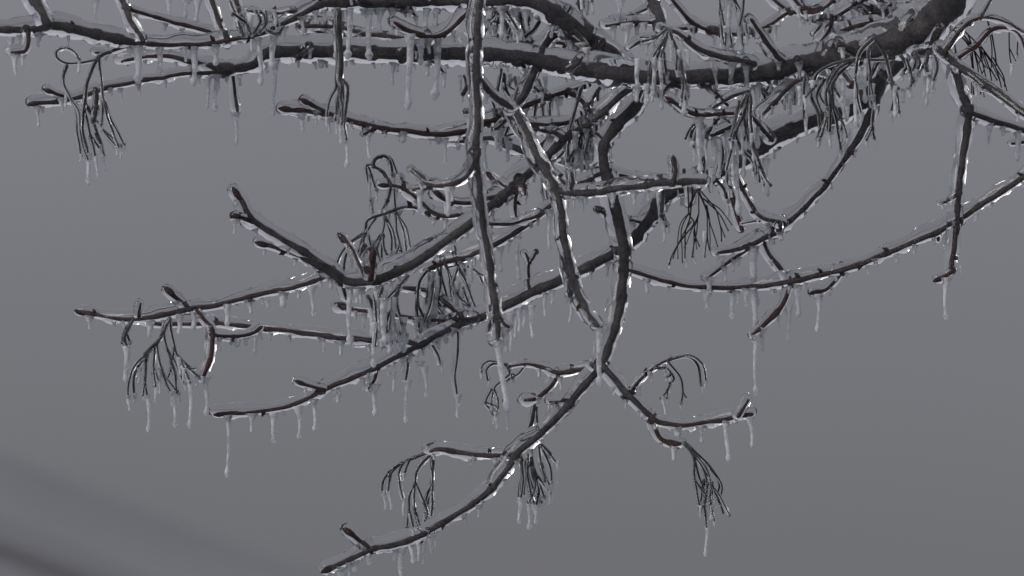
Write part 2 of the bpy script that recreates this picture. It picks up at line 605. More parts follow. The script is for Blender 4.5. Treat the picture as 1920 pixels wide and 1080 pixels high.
#DATA
# ------------------------------------------------------------------ branches, the thick ones first
bough = Branch('thickest bough, sweeping left across the upper part from the top right corner',
    '1800,-40,92 1768,15,88 1725,55,78 1660,82,62 1580,102,56 1480,126,50 1400,139,44 1300,144,42 1200,143,41 1100,129,40 1000,111,38 900,100,36 780,100,36 640,96,34 530,95,34 494,102,30 474,122,24 425,129,22 372,119,16 320,106,12 268,106,9 228,113,8',
    0.03, 0.0, BARK, 9.0)
bough.twig('432,132,12 400,136,11 345,137,10 300,146,11 245,155,11 185,168,13 130,187,12 62,194,12', -0.03, None, 6, True)
bough.twig('130,184,9 105,176,9 90,170,11', -0.01, BUD, 4, True)
bough.twig('436,138,8 440,165,8 441,190,9 444,212,8', -0.01, STALK, 4)
bough.twig('1412,122,14 1370,109,16 1320,96,15 1282,72,12 1268,62,10 1240,54,10', -0.04, None, 6)
bough.twig('1470,118,14 1450,100,13 1430,72,11 1407,36,9', -0.04, None, 5)
bough.twig('1715,96,16 1745,97,18 1768,96,20', -0.01, BARK, 6)
bough.twig('1738,92,10 1752,74,9 1764,54,7', -0.02, None, 5)
bough.twig('1530,128,11 1478,165,12 1430,212,12', -0.02, None, 6)
bough.twig('1180,165,18 1150,190,18 1118,222,17', 0.0, BARK, 6)
bough.icicles('738,116,158,10 603,112,122,14 1372,120,153,15 1400,125,202,12 1483,145,212,11 1495,158,192,8 1513,150,178,8 1470,150,196,8 443,210,268,8 '
    '70,200,235,9 258,150,168,10 405,118,205,12 390,150,200,7 515,112,215,10 1748,112,172,8 1753,106,150,8 1735,112,196,7 1420,150,275,12 '
    '205,166,176,12 372,140,157,9 610,112,125,8 1445,142,170,8 1340,128,160,8 660,112,120,10 1560,134,165,8')

topb = Branch('bough along the very top edge, forking off the thickest one and thinning leftwards',
    '1185,138,38 1140,105,46 1090,65,48 1040,25,44 985,0,36 900,0,28 800,3,27 700,4,26 620,5,24 585,14,18 555,32,15 510,54,14 478,66,14 440,72,13 395,80,13 330,84,12 270,81,14 230,74,24 160,60,27 105,47,26 60,53,20 -30,58,19',
    0.05, -0.10, BARK, 8.5)
topb.twig('88,44,22 72,18,20 55,-15,22', 0.02, BARK, 7)
topb.twig('52,60,11 51,82,11 44,97,10 22,97,9', 0.0, None, 5)
topb.twig('268,78,12 250,48,12 238,20,13 222,-12,14', 0.02, None, 7)
topb.twig('240,16,10 300,34,10 355,50,11 396,60,12', 0.02, None, 5)
topb.twig('424,72,12 412,48,13 402,20,13 394,-12,14', 0.02, None, 6)
topb.twig('470,64,9 456,40,10 447,15,11 438,-12,11', 0.02, None, 5)
topb.twig('552,22,9 510,24,9 464,19,11', 0.01, None, 5)
topb.twig('240,84,12 200,98,8 178,99,7', 0.0, None, 4)
topb.twig('888,4,11 862,36,11 832,62,13 800,70,14 765,57,13 738,42,11', -0.05, RED, 7)
topb.icicles('258,86,150,15,1 300,88,136,12 365,86,155,15 405,84,118,13 485,66,156,14,4 513,56,122,14,-2 20,72,136,8,8 30,98,140,8 655,14,106,14 690,14,109,14,3 '
    '768,66,200,15,-2 788,72,118,12 820,70,182,15,-3 180,0,36,8 315,-4,24,9 565,30,55,10 712,16,54,10 800,14,50,14 818,14,46,12 455,20,60,10 440,14,60,10 '
    '75,62,74,12 940,10,66,14 965,14,62,9 985,16,56,9 1090,-14,16,9 1101,-14,20,8 590,14,40,11 630,14,60,11 735,16,60,11 905,12,50,10 350,0,30,10 370,-6,40,10 525,52,66,10 1080,84,100,8')

backb = Branch('thin dark branch half hidden between the two top boughs',
    '1150,118,12 1100,98,10 1060,84,9 1000,78,10 880,80,12 770,72,12 690,64,12 625,48,11 570,50,12', 0.09, 0.10, TWIG, 6)
backb.twig('640,50,9 612,36,8 590,30,8', 0.01, None, 5)
backb.twig('690,62,9 640,68,10 600,60,11 566,46,12', 0.01, None, 5)
backb.icicles('570,54,62,10 640,66,78,8 880,84,98,9 980,84,96,8 920,84,100,8')

low = Branch('long branch drooping from the upper right to the lower left, ending beside a long icicle',
    '1712,72,44 1685,112,44 1655,146,40 1615,196,36 1560,216,36 1500,236,36 1440,264,40 1390,300,36 1330,330,36 1270,350,35 1236,378,32 1212,418,30 1180,455,28 1130,485,26 1060,520,26 1000,545,26 960,565,24 900,595,20 850,612,17 780,650,16 700,690,14 640,715,14 600,735,13 560,755,11 500,768,10 450,774,10 410,776,11',
    0.08, 0.0, BARK, 8.0, tip=True)
low.twig('606,732,9 580,724,9 562,717,11', -0.01, None, 5, True)
low.twig('705,692,9 703,710,9 692,728,9', 0.0, RED, 4)
low.twig('764,668,6 765,690,6 760,716,6', 0.0, STALK, 3)
low.twig('856,618,5 858,660,5 854,700,5 856,742,5', 0.0, STALK, 3)
low.twig('812,650,5 822,668,6 826,682,6', 0.0, STALK, 3)
low.twig('992,540,8 991,508,8 992,490,8 985,474,6', -0.01, None, 3)
low.twig('992,492,6 1000,482,6 1006,472,7', -0.01, None, 3)
low.twig('892,598,9 830,600,9 765,595,9 700,585,10 665,580,11 640,573,14', 0.05, None, 6, True)
low.twig('872,600,10 835,568,10 800,545,12 755,539,11', 0.05, None, 6)
low.twig('1225,404,8 1205,418,8 1180,412,8', -0.01, None, 5)
low.twig('1282,352,12 1180,332,11 1100,315,12 1040,298,13 965,276,18 925,259,15 880,263,9 842,265,7', 0.04, None, 7)
low.twig('790,648,11 730,641,14 690,637,16 600,628,13 500,615,12 440,609,11 395,606,11 300,606,10 240,601,9', 0.06, BARK, 6)
low.icicles('428,780,893,10,-1 472,778,808,10 512,776,828,10 560,764,820,11,2 590,750,805,12,0 627,730,746,15 703,722,777,11,-1 762,712,791,9,-1 738,700,733,7 '
    '797,690,743,8 787,680,712,8 826,676,698,6 857,738,781,8 975,580,620,7 985,575,612,7 995,575,632,8,4 958,590,656,8 968,580,632,7 1022,548,592,7 1140,480,518,8 '
    '635,742,752,10 690,700,712,9 770,662,676,10 1255,370,385,6 935,588,600,7 655,582,592,10 860,270,279,16 908,262,330,9 755,595,604,8 668,584,596,8 1437,300,366,9 1300,350,362,10 850,616,628,9 480,620,660,8 740,676,690,9 600,632,640,7 1180,464,474,8')

fork = Branch('slender branch curving down to a cut end right of centre, a thin spur below',
    '1640,150,30 1634,200,25 1618,242,20 1590,286,15 1560,330,13 1530,366,13 1490,405,14 1465,426,17 1430,446,15 1390,465,12 1346,475,11',
    0.07, 0.02, BARK, 8)
fork.twig('1405,463,10 1366,490,9 1326,521,8', -0.01, None, 5)
fork.twig('1468,420,13 1432,409,10 1408,382,10 1387,345,10 1372,310,9 1360,280,8', 0.02, None, 6)
fork.twig('1426,412,5 1408,416,4 1390,419,4', 0.0, None, 3)
fork.twig('1462,424,9 1464,438,7', 0.0, None, 4)
fork.twig('1430,452,9 1440,474,10 1458,498,11 1482,526,10', 0.0, None, 7)
fork.twig('1390,430,9 1378,392,13 1366,348,14', 0.03, RED, 6)
fork.icicles('1330,520,552,12 1413,462,572,16,2 1375,480,506,10 1345,476,486,9 1462,436,446,14')

rightb = Branch('smooth branch rising to the right edge, its reddish tail behind the central stem',
    '1960,302,16 1920,330,15 1860,370,15 1800,410,14 1740,440,15 1680,468,14 1600,498,15 1560,510,14 1480,527,15 1420,535,12 1350,540,12 1290,535,11 1230,522,11 1172,505,11',
    -0.01, 0.03, TWIG, 7.5)
rightb.twig('1578,508,10 1566,526,10 1546,543,10 1527,548,12', -0.01, None, 5, True)
rightb.twig('1482,530,11 1471,560,12 1452,590,14 1432,610,13 1411,627,11', -0.02, RED, 4)
rightb.twig('1758,440,9 1760,450,9', 0.0, None, 4)
rightb.icicles('1325,540,578,13,1 1372,545,595,13,2 1414,540,640,12,1 1416,630,738,9,1 1497,536,590,12 1535,550,620,11,-1 1477,575,638,9,3 1458,590,612,8 1430,612,655,9 1400,540,572,9,-1 '
    '1715,460,472,13 1640,482,496,12 1588,512,520,8 1790,416,424,10')

stem = Branch('central stem curving down through the middle and sweeping to the lowest tip',
    '1212,160,34 1190,200,32 1156,236,29 1132,272,27 1131,310,27 1145,352,29 1156,400,31 1166,450,29 1170,500,26 1165,550,25 1155,600,23 1140,650,20 1126,688,20 1100,715,20 1060,765,20 1010,815,18 970,848,18 950,880,17 920,915,17 880,950,16 820,985,16 770,1010,16 735,1022,16 690,1032,14 650,1050,14 614,1067,15',
    0.04, -0.02, BARK, 7.5, tip=True)
stem.twig('694,1030,12 672,1012,12 652,996,14', -0.01, None, 6, True)
stem.twig('966,850,12 920,853,12 862,849,13 826,842,13 806,845,10', 0.02, None, 6)
stem.twig('1124,688,11 1082,693,12 1045,699,13 1020,690,10 990,682,8 955,686,6', 0.03, None, 5)
stem.twig('1045,700,10 1030,726,11 1006,746,11 985,750,12', 0.0, None, 5)
stem.twig('1066,752,9 1050,754,10 1030,753,9', 0.0, RED, 5)
stem.twig('1130,688,17 1160,720,17 1180,741,17 1215,775,15 1236,792,14 1280,798,12 1330,790,12 1380,780,12 1410,776,13', -0.04, BARK, 6)
stem.twig('1384,780,10 1394,764,9 1401,751,10', 0.0, None, 5)
stem.twig('1180,742,11 1200,712,9 1228,689,7 1258,673,5', 0.0, None, 4)
stem.twig('1221,782,10 1228,800,11 1240,822,13 1262,831,15 1282,832,9', 0.0, RED, 4)
stem.twig('1138,402,10 1130,396,9 1121,394,9', -0.02, None, 3)
stem.twig('1176,738,9 1176,750,8', 0.0, None, 3)
stem.twig('1136,322,13 1076,352,15 1042,378,15 1000,410,13 960,440,14 920,462,14 880,478,13 840,489,14 798,506,13', 0.03, None, 7)
stem.twig('1012,404,8 960,418,8 915,418,9 880,404,10 840,405,11 815,400,12 792,381,10 770,362,10 748,350,10 718,347,11', 0.02, None, 6, True)
stem.twig('756,352,8 753,342,8 752,333,9', 0.0, None, 4)
stem.twig('806,398,9 785,390,8 760,388,7 724,400,6', 0.0, None, 5)
stem.icicles('750,1030,1090,13,3 928,858,882,9 640,1058,1074,20 665,1052,1066,20 690,1042,1054,14 1268,803,813,22 1315,796,826,13 1362,790,862,12,3 1408,780,836,9,2 1265,836,860,12 '
    '1046,757,767,10 1035,755,764,8 890,856,863,14 937,465,508,8 970,446,522,9,2 882,484,526,11 1028,392,466,8,3 836,412,433,8 868,412,420,9 '
    '1380,780,792,8 1010,746,758,12 1098,690,704,8 800,996,1008,9 870,962,975,10 905,940,952,9')

arch = Branch('branch sagging left through the middle to two tilted finger-like tips',
    '1116,224,17 1080,245,20 1052,265,24 1020,300,23 980,332,25 930,376,26 880,420,23 830,455,23 780,490,25 730,515,26 690,527,24 650,525,22 620,506,20 560,466,18 510,436,16 472,411,16 456,382,15 443,362,14',
    0.035, -0.02, BARK, 8.5, tip=True)
arch.twig('634,524,13 595,496,13 545,473,12 490,457,13', 0.0, None, 6, True)
arch.twig('472,414,11 455,408,11 441,405,13', -0.01, None, 5, True)
arch.twig('694,524,13 696,500,14 698,478,15', -0.02, RED, 5, True)
arch.twig('638,522,9 645,545,9 650,560,9', 0.0, None, 4)
arch.twig('1056,262,15 1040,250,14 1004,238,13 990,230,11', 0.0, None, 6)
arch.twig('996,234,11 1030,234,12 1078,226,13', 0.01, None, 6)
arch.twig('938,368,10 895,379,11 860,381,11 836,374,12 818,362,13', -0.02, RED, 6, True)
arch.twig('975,338,9 966,372,9 968,404,9', 0.0, None, 5)
arch.twig('682,512,8 664,476,8 652,458,9 641,445,12', 0.02, None, 4, True)
arch.twig('690,505,8 686,480,8 684,466,12', 0.02, None, 3, True)
arch.twig('620,512,11 560,535,12 480,553,13 400,572,13 350,580,16 300,591,14 240,597,11 190,592,10 150,584,11', 0.02, None, 7, True)
arch.twig('352,576,10 336,562,11 317,546,14', -0.01, BUD, 5, True)
arch.twig('370,582,9 384,600,10 396,618,10 397,645,13 391,680,12 380,710,11', 0.0, RED, 4)
arch.twig('396,628,10 440,630,10 470,625,10 490,614,9', 0.02, None, 5)
arch.twig('262,594,8 261,578,8 263,568,7', 0.0, None, 6)
arch.icicles('655,538,643,12,1 675,538,566,10 585,540,590,10,2 532,548,570,20 168,588,615,10 282,600,628,14 338,588,622,15,-2 427,570,607,11 467,562,585,11 365,588,614,12 '
    '410,632,660,7 447,632,646,14 387,706,776,10,0 500,565,574,10 620,525,538,9 850,450,458,9 230,602,612,9 920,388,398,9 735,524,545,10 560,544,556,10')

left_tw = Branch('dark red twig with two blunt buds, pointing left below the thickest bough',
    '1105,160,13 1082,167,14 1045,176,13 980,200,14 950,217,14 910,229,14 880,240,14 832,252,16 780,248,14 720,240,14 650,224,14 590,210,13 535,204,14',
    0.06, -0.01, RED, 7.5, tip=True)
left_tw.twig('625,216,10 598,204,11 572,190,12', -0.01, BUD, 5, True)
left_tw.twig('700,238,10 692,246,10 682,251,10', -0.01, None, 4)
left_tw.icicles('565,212,242,13,3 613,218,246,12,4 690,248,296,8,2 755,248,260,18 833,256,305,9,1 820,256,266,14 1045,180,215,9 985,200,222,10 720,246,254,10 658,230,240,9')

front1 = Branch('straight foreground stem hanging down left of centre with a thick icicle on its broken end',
    '906,-25,17 897,20,19 893,60,20 893,150,20 895,220,19 892,290,19 897,350,17 906,420,18 915,480,18 922,530,17 930,580,16 932,638,15',
    -0.11, -0.13, TWIG, 6.5)
front1.twig('893,288,14 878,326,13 842,346,13 806,344,13 788,332,13 772,320,13', 0.02, TWIG, 5)
front1.twig('810,346,9 795,352,10 775,355,9', 0.01, None, 4)
front1.twig('926,596,10 918,625,9', 0.0, BUD, 3)
front1.twig('930,590,10 944,606,12 954,614,12', 0.0, RED, 4)
front1.twig('898,148,15 925,178,15 958,202,18', 0.01, TWIG, 6)
front1.icicles('934,634,765,14,16 948,612,656,12,1 787,350,395,12 840,348,402,13,0 862,72,80,8')

front2 = Branch('foreground stem bending down right of centre with an icicle hanging from its broken tip',
    '1092,62,26 1058,58,22 1028,74,20 1012,104,19 998,140,20 980,180,20 962,205,21 985,250,20 1010,300,20 1035,340,20 1048,380,18 1055,430,19 1065,490,19 1080,545,18 1100,585,16 1120,611,17',
    0.045, -0.085, BARK, 6.5)
front2.twig('1044,360,17 1100,362,17 1160,352,17 1220,346,17 1280,341,19 1322,340,18', -0.05, TWIG, 6)
front2.twig('1262,344,13 1266,320,11 1263,300,10', 0.0, None, 4, True)
front2.twig('1074,356,10 1073,338,11 1071,324,11', 0.0, None, 4)
front2.twig('1072,528,12 1073,545,17 1073,562,13', 0.0, BUD, 4)
front2.icicles('1123,608,722,15,2 1072,558,604,9 1090,368,392,10 1150,362,378,9 1098,366,380,9')

rdown = Branch('greyish twig hanging straight down near the right edge, ending in a scarred stub',
    '1778,98,22 1790,130,20 1800,170,19 1815,208,20 1812,250,20 1803,300,18 1798,350,17 1795,400,15 1790,440,15 1785,485,14 1785,508,16',
    0.02, 0.0, BARK, 7)
rdown.twig('1787,508,11 1774,517,11 1758,524,11', 0.0, RED, 3, True)
rdown.twig('1816,212,14 1870,228,14 1935,248,14', 0.03, None, 7)
rdown.twig('1797,362,8 1782,374,8 1762,380,8', 0.0, None, 3)
rdown.twig('1935,262,9 1915,266,9 1897,268,10', 0.0, None, 4)
rdown.icicles('1773,516,597,9,0 1765,378,391,8 1855,232,268,9 1908,246,298,12,0 1782,112,146,9 1800,500,514,7 1880,238,248,9 1800,120,160,10')

rfront = Branch('bare foreground twig slanting from the fork down to the right edge',
    '1762,93,20 1790,117,17 1850,161,17 1935,222,17', -0.02, -0.07, TWIG, 4)
rfront.twig('1772,98,13 1794,64,11 1820,39,9 1850,32,7 1884,40,6 1918,62,5', -0.01, None, 3)
rfront.twig('1792,112,10 1830,85,10 1862,56,11 1892,53,8 1912,66,6 1926,112,5', 0.02, RED, 3)
rfront.twig('1838,33,6 1850,14,5 1862,-10,5', 0.0, STALK, 2)

topr = Branch('looping thin twig arching above the thickest bough at the upper right',
    '1640,-18,11 1592,15,11 1562,33,11 1540,35,10 1482,24,10 1438,50,10 1400,62,10 1350,60,11 1302,46,11 1276,18,10 1248,-14,9', 0.10, 0.08, TWIG, 5.5)
topr.twig('1482,23,9 1462,8,9 1436,-14,9', 0.0, None, 5)
topr.twig('1558,34,9 1552,58,9 1536,78,8', -0.01, None, 5)
topr.twig('1545,40,8 1526,64,7', 0.0, STALK, 4)
topr.twig('1302,52,9 1270,54,9 1245,54,9', 0.0, None, 4)
topr.twig('1610,8,9 1650,22,9 1690,14,10', 0.01, None, 5)
topr.icicles('1500,30,50,8 1520,32,44,8 1575,30,60,9 1600,16,42,10 1618,10,30,9 1440,52,78,10 1452,50,80,8 1660,20,38,8 1340,62,84,10 1300,50,66,8 1640,20,34,9 1555,38,52,7')

knot = Branch('knobbly dark stub dropping from the top edge right of centre',
    '1214,-20,22 1226,10,24 1236,36,22 1240,58,16', 0.05, 0.03, BARK, 5)
knot.twig('1236,42,10 1205,40,9 1170,42,8 1138,48,10', -0.01, None, 5)
knot.twig('1226,10,7 1190,26,7 1148,36,6', -0.01, STALK, 4)
knot.twig('1240,54,8 1232,70,8 1200,78,8 1180,90,7', 0.0, STALK, 4)
knot.icicles('1150,46,72,12 1175,44,92,12 1207,44,72,10 1190,10,48,9 1162,0,40,9 1245,58,90,10 1212,66,100,10')

mid = Branch('short twig with one blunt bud pointing up left, right of centre',
    '1446,262,12 1420,232,11 1400,216,10 1352,213,10 1310,215,11 1282,204,12 1256,187,12', 0.03, -0.03, TWIG, 6, tip=True)
mid.twig('1400,222,10 1370,238,12 1332,254,11', -0.01, None, 5)
mid.twig('1402,172,8 1370,182,8 1338,202,8 1316,222,8', 0.0, STALK, 3)
mid.icicles('1340,254,336,14,-2 1310,222,322,12,2 1380,238,400,14,4 1335,318,358,9 1395,222,330,10 1362,240,300,10')

# ------------------------------------------------------------------ hanging bunches of seed stalks
Cluster('looped bunch of dark stalks dangling at the far left, under the top left bough', topb,
    '206,98,6 185,108,6 165,150,6 158,200,5 155,240 165,288|182,112 150,118 122,118 106,106 108,94 124,90 141,98 148,112|125,122 119,155 130,180 143,210 145,250 152,292|160,190 175,230 196,292|165,200 190,240 216,272|185,108,4 190,150 195,190 205,230 222,274|193,190 190,235|158,205 170,255 178,290|180,168,10 179,200,10 176,226,8',
    '165,290,342,11 180,288,330,8 193,292,318,7 218,272,290,6 153,288,302,6 125,170,200,7', -0.01)
Cluster('spread bunch of stalks with five icicles below the left twig ending in a club bud', arch,
    '318,598,5 300,635 285,655 260,685 250,715 252,745|298,638 275,665 273,720 276,745|290,645 288,690 291,724|293,645 305,700 321,738|306,612 312,650 325,690 332,736|318,600 327,650 336,670 365,700 379,710|335,668 350,700 356,718|327,652 322,690 328,722',
    '254,735,753,8 277,742,808,10 293,728,752,8 327,735,799,10 358,712,800,10 345,690,712,9 300,690,715,8 370,702,722,8 262,690,716,9 336,672,700,10', -0.02)
Cluster('thin pair of stalks with one fat icicle near the leftmost twig tip', arch,
    '250,600,4 236,624 232,646|243,606 233,632 238,650', '237,648,713,12,0', -0.02)
Cluster('fan of stalks at the left tip of the lowest twig, partly behind the branch below', stem,
    '808,847,5 766,862,4 735,880 720,900 716,924|731,884 728,922|757,868 748,885 750,910 756,936|766,866 757,892|810,850,5 790,870,5 780,890,4 778,908 768,930 766,965 762,998|778,908 777,950 785,992|780,908 795,940 802,965 803,988|812,850,4 811,905 810,945 808,982|808,910 798,942 800,968|768,960 776,992|777,952 784,975 790,995|764,990 772,1022|786,990 790,1016|803,985 806,1010',
    '720,922,953,9 731,922,953,7 757,936,965,7 772,1014,1053,11 785,1014,1050,9 795,1010,1056,9 806,1004,1034,10 815,1000,1026,6', 0.02)
Cluster('tight tassel of stalks with fat ice drops behind the lowest sweeping branch', stem,
    '1003,754,6 998,790,7 990,812,5 994,845,5 1000,900 1015,942|1005,760 1007,792 1003,832 988,862 978,900 977,936|992,850 1005,890 1021,932|985,872 1000,918 1000,952|977,858 981,895 977,934|1008,825 1015,870 1022,902|1012,832 1030,870 1035,906|1014,832 1030,850 1041,864|996,856 990,900 996,946|1000,880 1010,915 1006,944',
    '976,934,979,11 994,946,989,10 1006,938,981,9 1044,862,902,8 1033,902,940,7 1012,930,952,7', 0.03, 3.6)
Cluster('lone drooping tassel at the lower right, tapering to a single long icicle', stem,
    '1281,831,4 1300,855 1303,900 1313,952|1283,830 1310,865 1325,900 1322,950 1325,987|1288,832 1325,868 1344,895 1348,915 1340,937|1297,845 1310,890 1322,930 1324,982|1325,905 1340,920 1352,950 1356,962|1336,905 1333,952|1320,900 1315,930 1312,955|1300,850 1318,880 1326,910',
    '1325,982,1042,8,-1 1335,948,973,7 1313,950,968,7 1341,935,950,6', -0.01, 3.4, 2.0)
Cluster('wiry loop of stalks beside the thick icicle of the straight foreground stem', stem,
    '956,686,4 926,682 912,695 914,712|952,690 955,702 940,715 925,732 921,770 928,780|921,730 911,755 924,772|926,730 934,750 930,778|985,682 973,700 960,708|962,702 951,713|944,750 953,770',
    '930,774,801,9 953,764,805,8 918,706,722,7', 0.0, 3.2, 2.4)
Cluster('high arching stalks like fish hooks on the right, above the small forked twig', stem,
    '1256,674,5 1290,668 1308,685 1315,722|1228,690,4 1252,694 1264,710 1258,718|1258,711 1252,730 1240,746|1252,678 1274,705 1281,735 1276,758',
    '1243,742,776,8,4 1277,754,766,6 1315,718,736,7 1258,712,734,8 1245,684,694,12 1218,698,708,10', 0.0, 3.4, 2.0)
Cluster('looped stalks rising and falling at the bud left of the straight foreground stem', stem,
    '733,346,5 716,322,5 700,312 703,299 716,293 730,301 737,330|701,312 688,310 690,340 695,372|690,311 700,340 706,358|732,352,5 727,376,5 714,398|740,354 741,392 743,402|694,372 699,400',
    '692,330,372,8 697,370,405,7 728,300,306,8', 0.0, 3.6, 2.6)
Cluster('broad curtain of fine stalks hanging over the middle of the sagging branch', stem,
    '758,388,5 720,401,5 690,413 683,436 660,455 648,480 645,504|705,410 692,426 672,470 668,502|690,440 697,468|722,404 717,440 705,466|718,440 722,470 738,492|722,406 733,440 735,480 740,492|742,400 745,440 758,486|746,402 758,440 764,487|718,440 715,482|684,438 676,462 668,490|698,464 712,440|735,492 748,462|706,466 716,498',
    '660,468,500,10 700,452,480,8 735,470,500,8 690,428,444,8', -0.01, 3.2, 2.2)
Cluster('mass of stalks fused in clear ice under the sag of the middle branch', arch,
    '764,518,5 745,540,4 724,562|748,537 740,570 728,592 725,622|745,546 735,586 750,626|700,548 706,600 704,648|742,560 752,600 758,622|716,540 712,556 718,560|690,556 702,584,6 706,600|728,592 716,640',
    '706,545,640,15 722,545,610,13 738,560,662,12 758,596,657,13 700,606,685,12,2 730,618,663,12 696,582,628,10 745,600,640,10 668,545,566,10 718,560,642,14 750,622,648,9', -0.01, 3.8, 3.0)
Cluster('curtain of icy stalks hanging from the brown tip of the twig at the centre', stem,
    '800,508,5 787,530 782,570 785,610 791,642|806,508,4 803,540 797,590 800,632|785,575 796,602|812,560 825,590 836,622|812,512 812,560 806,600|784,560 783,620|798,590 806,626',
    '782,596,668,11 810,510,640,14 834,596,640,12 800,560,650,11 818,520,620,10 793,600,640,9 820,600,655,9', -0.01, 3.8, 3.0)
Cluster('tangle of crossing stalks just left of the straight foreground stem', stem,
    '826,484,4 828,520 840,560 856,592|833,484 845,520 851,552|850,476 865,510 878,540 891,577|858,504 851,530 861,560 886,582|836,502 870,494|820,498 826,530 823,560 831,572|878,500 896,512 905,530|850,452 858,480 872,508|862,505 878,535|848,520 846,560 850,590|856,590 872,600|868,540 880,572',
    '857,530,598,12 895,572,602,8 833,560,602,10 880,535,560,6 866,545,590,9 845,560,604,8 826,520,562,8', 0.0, 3.4, 2.6)
Cluster('dense broom of stalks under the thickest bough, hiding the start of the sagging branch', left_tw,
    '1090,166,6 1080,200,6 1070,240,5 1065,280 1062,322|1126,164,6 1105,195,6 1095,230,5 1085,270 1075,302|1120,172 1122,200 1127,235|1100,200 1105,240 1110,280 1115,297|1090,210 1095,250 1103,297|1122,200 1118,240 1115,282|1085,230 1090,270 1080,312|1110,190 1108,230 1112,268|1074,240 1078,280 1072,310|1100,215 1090,250 1088,290|1106,250 1098,285|1118,240 1126,262 1132,270',
    '1065,296,356,10 1078,300,345,9 1103,290,330,12 1090,282,318,11 1080,245,312,12 1115,280,318,9 1098,220,280,9 1112,210,270,8', -0.02, 4.0, 3.2)
Cluster('large droopy bunch of long dark stalks draped over the drooping branch right of centre', mid,
    '1400,178,6 1382,215,6 1372,260,5 1367,300 1364,340 1370,352|1404,178,5 1394,215,5 1380,250 1391,280 1410,300 1416,327|1407,178,5 1408,230,5 1412,270,5 1425,310,5 1435,335 1445,347|1395,215 1400,250 1415,290 1425,320 1432,347|1386,190 1378,230 1368,262|1400,185 1402,240 1394,262|1378,235 1372,280 1362,318|1410,262 1416,300 1414,326|1425,310 1424,340',
    '1368,300,345,9 1392,240,290,9 1410,250,300,9 1376,262,330,10 1430,340,360,6', -0.03, 3.8, 2.6, more=0.25)
Cluster('small fork of stalks hanging from the short budded twig right of centre', mid,
    '1316,222,5 1300,242 1294,262|1315,225 1302,258 1301,276|1316,230 1322,248 1327,262|1326,255,4 1320,290 1305,332,5|1328,250 1338,236 1350,222|1340,240 1345,225 1358,222 1366,232|1283,318 1283,346|1350,262 1356,290 1348,330',
    '1300,262,300,9 1350,262,330,10 1322,262,300,9 1318,236,290,10', -0.02, 3.8, 2.8)
Cluster('blurred fan of fine stalks spreading below the blunt foreground twig right of centre', front2,
    '1290,350,4 1292,400 1300,420 1270,460 1254,496|1298,352,4 1295,400 1285,440 1285,492|1310,356 1310,400 1302,430 1300,482|1310,358 1325,400 1326,440 1321,482|1312,356 1340,390 1350,420 1353,452|1325,385 1332,420 1346,462|1310,400 1305,440 1297,482|1291,400 1278,430 1280,492|1300,436 1312,462|1296,415 1276,448 1262,484|1326,440 1330,468|1318,372 1346,398 1366,432',
    '1322,436,488,7 1256,488,502,6 1285,486,500,6 1300,478,494,6', -0.02, 3.4, 0.0)
Cluster('fringe of long curved stalks falling from the thickest bough onto the branch below', bough,
    '1610,110,5 1560,121,5 1530,142,5 1522,180 1535,215 1537,240 1535,272|1594,114,5 1570,132,5 1550,170,5 1550,220 1536,262|1578,116,5 1553,150,5 1558,190,5 1555,252|1600,114,5 1570,142,5 1560,170,5 1565,210,5 1573,255 1576,284|1565,200 1580,230 1588,257|1510,140,4 1507,180 1508,222|1531,160 1510,182|1545,150 1532,180 1540,210|1560,180 1552,220 1552,250|1512,142 1522,160 1512,182',
    '1512,216,253,10 1524,150,180,9 1500,162,196,9 1580,150,190,10 1588,190,225,9', -0.05, 3.4, 2.2, more=0.15)
Cluster('thin forked pair of stalks hanging from the thickest bough near the right fork', bough,
    '1637,72,6 1612,100,6 1605,140,5 1608,180,4 1615,217|1640,70,6 1660,105,6 1668,140,4 1675,180 1671,212|1666,150 1685,166|1628,92,4 1632,140 1637,182|1700,112 1711,148 1705,164 1694,168|1716,106 1725,127|1612,110 1624,112 1662,112|1640,180 1636,240 1640,262',
    '1680,162,216,13,-2 1637,158,186,9 1606,140,235,12 1703,162,180,15 1622,110,190,9 1735,146,180,7 1745,130,165,8', -0.06, 3.8, 2.4)
Cluster('bunch of bluish stalks dropping from the arch at the upper right corner', rfront,
    '1798,64,4 1820,90 1825,130 1825,176|1804,62 1826,95 1835,140 1838,176|1810,60 1835,85 1846,112 1852,128|1838,88 1845,130 1850,157|1838,86 1862,118 1875,150 1878,172|1845,98 1855,130 1862,162|1815,66 1830,100 1848,126|1850,34,4 1862,75 1868,122|1893,56 1892,90 1897,124|1910,66 1907,102|1788,74 1792,100 1784,112|1856,128 1870,150|1862,108 1880,140 1884,162',
    '1898,120,141,8 1907,100,116,7 1866,120,150,7', 0.03, 3.4, 0.0)
Cluster('column of glassy stalks hanging from the top edge above the looping twig', topr,
    '1350,-14,4 1352,40 1358,88|1366,-10 1366,40 1372,88|1374,-8 1388,42 1392,84|1396,-10 1392,22 1388,46|1352,20 1360,60 1358,92|1385,60 1393,96',
    '1353,-12,92,11 1368,-8,88,10 1386,20,98,9 1360,50,96,9', -0.05, 3.6, 3.0)
Cluster('stalks hanging across the thickest bough below the knobbly stub', knot,
    '1252,60,6 1236,95,5 1225,130 1227,168|1256,60,5 1275,110 1282,150 1285,192|1250,66 1240,110 1242,165|1248,56 1230,70 1205,78|1270,98 1268,130|1244,100 1250,140|1226,120 1218,150 1214,182|1284,150 1290,180',
    '1225,110,178,9 1240,108,166,9 1275,92,142,10 1285,160,214,15 1212,160,196,10 1238,162,202,11 1258,80,112,10 1195,112,163,11 1290,96,128,9', -0.06, 4.0, 3.0)
